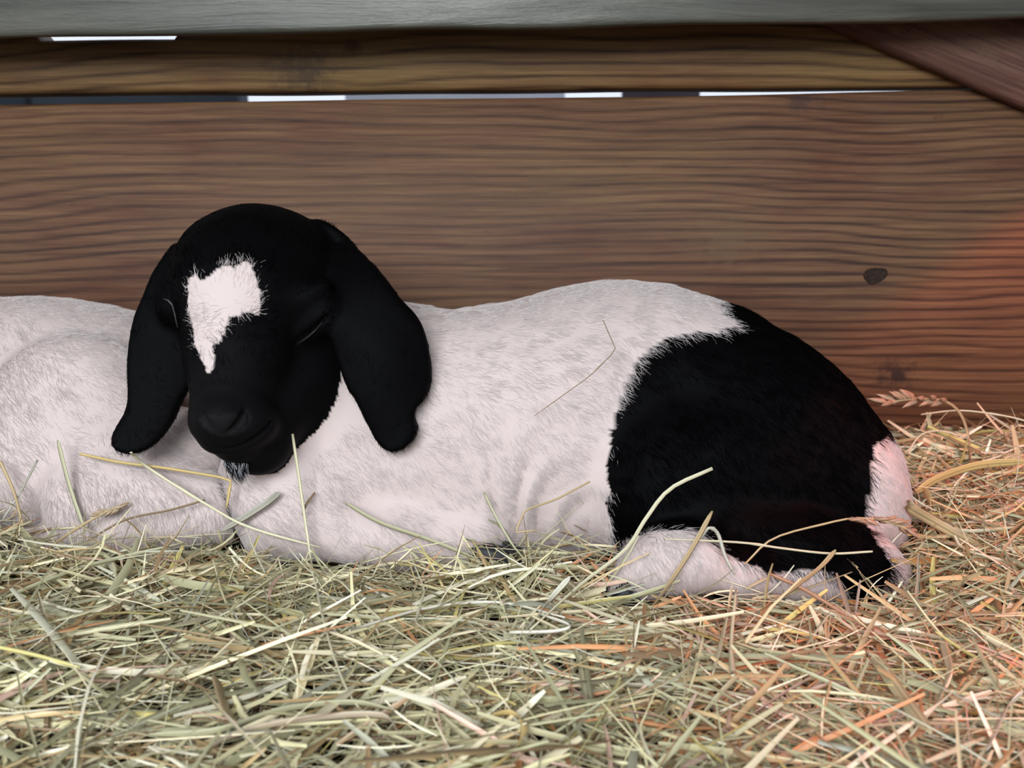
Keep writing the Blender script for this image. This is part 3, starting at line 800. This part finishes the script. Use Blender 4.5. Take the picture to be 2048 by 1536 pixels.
def scatter(n, x0, x1, y0, y1, lens, wids, zlo, zhi, tilt, mseg=5, bend=0.25, pal=PW):
    x, y = rng.uniform(x0, x1, n), rng.uniform(y0, y1, n)
    z = hay_z(x, y) + rng.uniform(zlo, zhi, n)
    az = rng.normal(0.25, 0.75, n) + np.where(rng.random(n) < 0.3, math.pi / 2, 0)
    el = rng.normal(0, tilt, n)
    d = np.stack([np.cos(az) * np.cos(el), np.sin(az) * np.cos(el), np.sin(el)], 1)
    L_ = rng.uniform(0, 1, n) ** 1.6 * (lens[1] - lens[0]) + lens[0]
    t = np.linspace(-0.5, 0.5, mseg)
    perp = np.cross(d, rng.normal(size=(n, 3))); perp /= np.linalg.norm(perp, axis=1)[:, None]
    c = np.stack([x, y, z], 1)[:, None] + d[:, None] * (L_[:, None] * t)[..., None] + perp[:, None] * ((L_ * rng.normal(0, bend, n))[:, None] * (t ** 2 - 0.1))[..., None]
    w_ = rng.uniform(0, 1, n) ** 2.2 * (wids[1] - wids[0]) + wids[0]
    ok = (c[..., 1].max(1) < WALL_Y - 0.003) & (A.sample(c).min(1) > -0.001) & (B.sample(c).min(1) > -0.001) & (c[:, :, 1].min(1) > 0.26)
    c, w_ = c[ok], w_[ok]; k = len(c)
    side = rng.normal(size=(k, 3)) * np.array([1, 1, 0.5])
    col = PAL[rng.choice(len(PAL), k, p=pal)] * rng.uniform(0.62, 1.35, (k, 1))
    return blades(c, w_, side, rng.uniform(0.15, 0.55, k), col)
parts = [scatter(4500, -0.62, 0.66, 0.26, 0.85, (0.03, 0.12), (0.0010, 0.0050), -0.050, -0.016, 0.25),
         scatter(9000, -0.58, 0.62, 0.27, 0.85, (0.02, 0.12), (0.0008, 0.0042), -0.020, 0.002, 0.24),
         scatter(7500, -0.56, 0.60, 0.28, 0.85, (0.03, 0.15), (0.0007, 0.0036), -0.006, 0.008, 0.20),
         scatter(1500, -0.5, 0.55, 0.32, 0.85, (0.03, 0.10), (0.0022, 0.0065), -0.006, 0.008, 0.18),
         scatter(2600, -0.45, 0.40, 0.52, 0.70, (0.02, 0.07), (0.0007, 0.0026), 0.0, 0.022, 0.45),
         scatter(700, 0.02, 0.30, 0.36, 0.58, (0.02, 0.07), (0.001, 0.0034), -0.012, 0.006, 0.25, pal=np.array([0, 0, 0, 0, .1, .1, 0, .3, 0, 0, .5])),  # rust and pink straws imitate the heat lamp's orange light in the hay
         scatter(260, 0.20, 0.60, 0.50, 0.84, (0.04, 0.11), (0.004, 0.0085), -0.004, 0.012, 0.30, pal=np.array([0, .2, .2, 0, .25, .05, .1, 0, .2, 0, 0])),
         scatter(2500, 0.22, 0.60, 0.40, 0.85, (0.02, 0.10), (0.0008, 0.0040), -0.01, 0.010, 0.30)]
off = 0; VV = []; QQ = []; CC = []
for v_, q_, c_ in parts:
    VV.append(v_); QQ.append(q_ + off); CC.append(c_); off += len(v_)
m_hay = attr_mat('hay_blades', 0.4, 0.5, trans=0.08)
hay = link('hay', mesh_np('hay', np.concatenate(VV), np.concatenate(QQ), cols=np.concatenate(CC), smooth=True), m_hay)
tag(hay, 'loose bed of pale green and straw-coloured hay under the goats', 'hay', kind='stuff')

# ---- single stalks one can pick out
def spline(p, m):
    p = np.asarray(p, float); k = len(p)
    if k == 2: p = np.array([p[0], (p[0] + p[1]) / 2, p[1]]); k = 3
    e = np.concatenate([[2 * p[0] - p[1]], p, [2 * p[-1] - p[-2]]]); out = []
    for s_ in np.linspace(0, k - 1 - 1e-6, m):
        i = int(s_); t = s_ - i; a, b, c, d = e[i:i + 4]
        out.append(0.5 * (2 * b + (c - a) * t + (2 * a - 5 * b + 4 * c - d) * t * t + (3 * b - a - 3 * c + d) * t ** 3))
    return np.array(out)
def above_hay(u, v, Y):
    yy = np.arange(0.28, 0.85, 0.004); q = np.array([P(u, v, y) for y in yy]); hit = q[:, 2] < hay_z(q[:, 0], yy) + 0.011
    Y = min(Y, yy[np.argmax(hit)]) if hit.any() else Y
    body = (A.sample(q) < 0.0025) | (B.sample(q) < 0.0025)
    return min(Y, yy[np.argmax(body)] - 0.006) if body.any() else Y
def stalk_mesh(name, c, w, n=6, flat=0.55, col=(0.6, 0.57, 0.42), node=None, tip=0.5):
    m = len(c); T = np.gradient(c, axis=0); T /= np.linalg.norm(T, axis=1)[:, None]
    ref = np.array([0, 1.0, 0.3]); Sd = np.cross(T, ref); Sd /= np.linalg.norm(Sd, axis=1)[:, None]; U = np.cross(Sd, T)
    prof = np.interp(np.linspace(0, 1, m), [0, 0.08, 0.85, 1], [0.85 if flat > 0.3 else 0.35, 1, 0.9, tip if flat > 0.3 else 0.2])
    if node is not None: prof = prof + 0.35 * np.exp(-((np.linspace(0, 1, m) - node) / 0.02) ** 2)
    V = []; cc = []
    for i in range(m):
        for j in range(n):
            a = 2 * math.pi * j / n
            rb = (0.72 if j % 2 else 1.1) if n > 6 else 1.0      # ribs of a broad leaf
            V.append(c[i] + Sd[i] * (w / 2 * prof[i] * math.cos(a)) + U[i] * (w / 2 * (0.22 if n > 6 else flat) * prof[i] * math.sin(a) * rb))
            cc.append(np.array(col) * ((0.62 + 0.12 * (j % 3) + 0.45 * (j % 2)) if n > 6 else (0.82 + 0.3 * (j % 2))))
    Q = [(i * n + j, i * n + (j + 1) % n, (i + 1) * n + (j + 1) % n, (i + 1) * n + j) for i in range(m - 1) for j in range(n)]
    for e in (0, (m - 1) * n): Q += [(e, e + k, e + k + 1, e + k + 2) for k in range(1, n - 2, 2)]
    return mesh_np(name, np.array(V), np.array(Q), smooth=flat > 0.3, cols=np.array(cc))
def seed_head(name, c, col, parent, n=16, size=0.009):
    """grass spikelets set along the end of a stalk"""
    V = []; Q = []
    r = np.random.default_rng(3); T = np.gradient(c, axis=0)
    for i in range(n):
        s_ = i / n * (len(c) - 1); k = int(s_); p = c[k] + (c[min(k + 1, len(c) - 1)] - c[k]) * (s_ - k)
        t = T[k] / np.linalg.norm(T[k]); o = r.normal(size=3); o -= (o @ t) * t; o /= np.linalg.norm(o)
        d = t * 0.85 + o * 0.45; d /= np.linalg.norm(d); s2 = np.cross(d, (0, 1, 0.2)); s2 /= np.linalg.norm(s2); u2 = np.cross(s2, d); b = len(V)
        for (a, w) in ((0, 0.1), (0.3, 1), (0.65, 0.8), (1, 0.05)):
            for q in range(4):
                an = q * math.pi / 2; V.append(p + d * size * a + s2 * size * 0.16 * w * math.cos(an) + u2 * size * 0.12 * w * math.sin(an))
        for g in range(3):
            for q in range(4): Q.append((b + g * 4 + q, b + g * 4 + (q + 1) % 4, b + g * 4 + 4 + (q + 1) % 4, b + g * 4 + 4 + q))
    cols = np.tile(np.array(col), (len(V), 1)) * r.uniform(0.8, 1.15, (len(V), 1))
    o = link(name, mesh_np(name, np.array(V), np.array(Q), cols=cols), m_hay, parent); o['kind'] = 'stuff'; return o
PALE, GREEN, TAN, BROWN, WHT, GOLD, PINK, GREY, YEL, RUST = (0.70, 0.64, 0.42), (0.50, 0.47, 0.29), (0.52, 0.38, 0.20), (0.26, 0.17, 0.09), (0.80, 0.75, 0.60), (0.62, 0.45, 0.18), (0.58, 0.40, 0.32), (0.46, 0.43, 0.34), (0.68, 0.60, 0.24), (0.42, 0.22, 0.12)
# (points as photo pixel + distance, width in m, colour, label, seed head)
ST = [
 ([(585, 868, .575), (603, 990, .57), (622, 1120, .555), (655, 1270, .51), (700, 1390, .475), (762, 1460, .45)], .0022, PALE, 'tall pale stalk rising in front of the black chin, reaching up to the jaw', 0),
 ([(160, 908, .60), (240, 925, .592), (330, 936, .59), (462, 958, .582), (453, 1015, .578)], .0026, GOLD, 'golden stalk with a bent end lying across the white kid below the ear', 0),
 ([(262, 905, .588), (300, 938, .585), (415, 1010, .575), (500, 1055, .565), (640, 1095, .565)], .0026, PALE, 'straight pale stalk slanting down right from the left ear tip', 0),
 ([(115, 880, .60), (140, 975, .60), (172, 1068, .575)], .0034, GREEN, 'grey-green blade standing against the white kid', 0),
 ([(0, 922, .60), (28, 985, .59), (46, 1052, .57)], .0030, TAN, 'brown stalk bending down at the left edge of the photo', 0),
 ([(75, 920, .59), (40, 985, .59), (5, 1040, .58)], .0016, GREY, 'thin grey stalk crossing the brown one at the left edge', 0),
 ([(258, 1005, .58), (200, 1030, .575), (120, 1080, .56), (40, 1150, .54)], .0022, TAN, 'tan stalk with a frayed seed tip over the white kid', 1),
 ([(1425, 937, .545), (1340, 978, .545), (1290, 1040, .54), (1250, 1100, .53), (1160, 1170, .515), (1060, 1260, .49)], .0030, PALE, 'long pale stalk curving up over the black thigh', 0),
 ([(1490, 1128, .535), (1545, 1078, .538), (1640, 1050, .54), (1720, 1036, .54), (1800, 1052, .54), (1850, 1085, .545)], .0017, TAN, 'tan stalk with brown seed head lying across the black hock', 2),
 ([(1745, 1103, .540), (1660, 1107, .540), (1560, 1096, .538), (1480, 1085, .535), (1330, 1078, .53)], .0018, PALE, 'thin pale stalk lying level across the black hock', 0),
 ([(1425, 1022, .535), (1385, 1095, .53), (1340, 1165, .52), (1300, 1220, .51)], .0036, TAN, 'tan straw standing in front of the pink hind foot', 0),
 ([(1402, 1075, .535), (1418, 1056, .535), (1436, 1068, .535), (1450, 1112, .53), (1470, 1150, .525)], .0026, GREY, 'grey blade folded over at the top beside the pink foot', 0),
 ([(1672, 1100, .535), (1640, 1135, .53), (1595, 1170, .52), (1560, 1195, .515)], .0042, TAN, 'broad tan blade leaning over the hock', 0),
 ([(1540, 1148, .53), (1610, 1180, .52), (1690, 1230, .505)], .0028, RUST, 'rust-brown straw under the hock', 0),
 ([(1940, 925, .76), (1938, 880, .765), (1922, 830, .765), (1890, 803, .76), (1830, 798, .75), (1770, 806, .745)], .0026, TAN, 'arching straw with a long seed head against the wall, right of the rump', 3),
 ([(1842, 829, .78), (1920, 821, .78), (2010, 832, .77), (2080, 850, .76)], .0018, PALE, 'thin pale stalk lying level against the wall at far right', 0),
 ([(1815, 905, .75), (1842, 870, .76), (1880, 862, .77), (1925, 873, .77)], .0020, PALE, 'small bowed stalk between the rump and the wall', 0),
 ([(1830, 985, .66), (1880, 955, .67), (1960, 930, .68), (2070, 922, .67)], .0085, GOLD, 'broad golden blade curling at the right edge', 0),
 ([(1812, 1012, .62), (1870, 1045, .61), (1950, 1090, .60), (2000, 1112, .60)], .0080, TAN, 'broad tan blade beside the white rump', 0),
 ([(1815, 1000, .63), (1850, 1030, .62), (1925, 1062, .61), (2060, 1052, .62)], .0042, PALE, 'pale straw crossing the broad tan blade', 0),
 ([(1206, 640, .625), (1232, 700, .613), (1180, 752, .605), (1120, 795, .6), (1068, 832, .598)], .0007, BROWN, 'hair-thin kinked stem lying on the white flank', 0),
 ([(968, 985, .592), (990, 1030, .588), (1022, 1085, .58), (1050, 1120, .57)], .0020, GREEN, 'short green stalk standing against the belly', 0),
 ([(1180, 963, .585), (1110, 1000, .58), (1050, 1020, .575), (1030, 1065, .57), (1075, 1060, .57)], .0018, TAN, 'thin bent stalk looping in front of the belly', 0),
 ([(690, 1005, .585), (760, 1045, .575), (860, 1080, .57), (960, 1120, .56)], .0034, GREEN, 'green blade slanting down the white chest', 0),
 ([(560, 985, .588), (520, 1015, .58), (440, 1065, .57)], .0052, GREY, 'broad grey-green blade at the crease between the two kids', 0),
 ([(630, 985, .585), (612, 1010, .582), (605, 1030, .578)], .0018, BROWN, 'short hooked brown stem on the white chest', 0),
 ([(410, 1000, .58), (340, 1020, .575), (250, 1040, .57), (170, 1085, .56)], .0018, BROWN, 'dark thin stalk bowed over the white kid', 0),
 ([(1240, 1355, .412), (1205, 1430, .392), (1130, 1550, .358)], .0052, YEL, 'yellow blade rising out of focus at the bottom', 0),
 ([(1140, 1155, .515), (1095, 1205, .505), (1050, 1262, .49)], .0046, WHT, 'thick whitish straw left of the hind hoof', 0),
 ([(1465, 1170, .51), (1450, 1250, .495), (1425, 1350, .455)], .0040, PALE, 'upright yellowish straw below the pink foot', 0),
 ([(1466, 1350, .45), (1462, 1290, .47), (1472, 1180, .51)], .0032, PALE, 'second upright straw just right of the yellowish one', 0),
 ([(1500, 1432, .43), (1570, 1385, .445), (1650, 1340, .46)], .0036, PINK, 'pinkish straw slanting in the right foreground', 0),
 ([(1748, 1310, .47), (1800, 1385, .445), (1862, 1468, .415)], .0072, (0.50, 0.49, 0.28), 'broad olive blade in the right foreground', 0),
 ([(1880, 1265, .485), (1900, 1340, .46), (1870, 1420, .43)], .0050, PALE, 'bent pale straw near the right edge foreground', 0),
 ([(2046, 1385, .44), (2010, 1420, .43), (1975, 1500, .405)], .0060, WHT, 'whitish broad straw at the lower right corner', 0),
 ([(365, 1262, .485), (310, 1320, .465), (232, 1385, .44)], .0050, (0.48, 0.37, 0.29), 'broad dull-brown blade in the left foreground', 0),
 ([(462, 1218, .495), (500, 1280, .475), (548, 1362, .445)], .0044, GREY, 'greyish blade slanting down in the left foreground', 0),
 ([(432, 1355, .445), (445, 1400, .43), (462, 1445, .415)], .0095, TAN, 'wide ribbed straw fragment in the left foreground', 0),
 ([(300, 1470, .405), (430, 1462, .41), (560, 1420, .42), (700, 1405, .43), (790, 1420, .425)], .0050, GREEN, 'long green straw bowed along the bottom', 0),
 ([(385, 1520, .392), (470, 1470, .405), (600, 1440, .415), (760, 1430, .42), (800, 1470, .41)], .0055, (0.58, 0.46, 0.33), 'peach-coloured straw curving along the bottom', 0),
 ([(960, 1440, .415), (1020, 1425, .42), (1050, 1455, .415), (1020, 1510, .40), (960, 1550, .385)], .0044, GOLD, 'curled golden blade at the bottom centre', 0),
 ([(0, 1200, .51), (120, 1150, .525), (200, 1125, .535), (370, 1085, .55)], .0034, GREEN, 'long green-grey blade across the left hay', 0),
 ([(0, 1295, .47), (70, 1310, .465), (160, 1335, .455)], .0032, YEL, 'yellowish straw at the left edge foreground', 0),
 ([(820, 1110, .56), (850, 1180, .53), (830, 1245, .505), (880, 1280, .49)], .0018, PALE, 'thin zigzag stalk below the chest', 0),
 ([(620, 1100, .56), (740, 1220, .52), (860, 1310, .485), (960, 1420, .45)], .0018, PALE, 'long thin pale stalk slanting through the centre hay', 0),
 ([(700, 1260, .50), (860, 1215, .52), (1000, 1205, .52), (1130, 1235, .51)], .0026, WHT, 'white straw lying across the centre hay', 0),
 ([(1020, 1265, .49), (1110, 1262, .49), (1138, 1250, .492), (1080, 1228, .50)], .0028, WHT, 'white straw folded back on itself', 0),
]
for i, (pp, wd, cl, lb, sh) in enumerate(ST):
    c = [P(u, v, above_hay(u, v, Y)) for u, v, Y in pp]
    if any(k in lb for k in ('kink', 'bent', 'zigzag')):      # sharp folds stay sharp
        q = np.array(c); c = np.stack([np.interp(np.linspace(0, 1, 18), np.linspace(0, 1, len(q)), q[:, e]) for e in range(3)], 1)
    else: c = spline(c, 18)
    base = c[0].copy()
    name = 'hay_stalk' + ('.%03d' % i if i else '')
    fl = 0.10 if wd > 0.0033 else 0.6
    r_ = np.random.default_rng(i)
    o = link(name, stalk_mesh(name, c, wd, 16 if wd > 0.006 else 6, fl, cl, node=(r_.uniform(0.3, 0.7) if wd < 0.003 else None)), m_hay)
    tag(o, lb, 'straw')
    if sh == 1: seed_head('seed_head', c[:7], (0.42, 0.30, 0.18), o, 12, 0.008)
    if sh == 2: seed_head('seed_head', c[9:16], (0.40, 0.23, 0.14), o, 16, 0.011)
    if sh == 3: seed_head('seed_head', c[10:], (0.46, 0.28, 0.17), o, 16, 0.018)
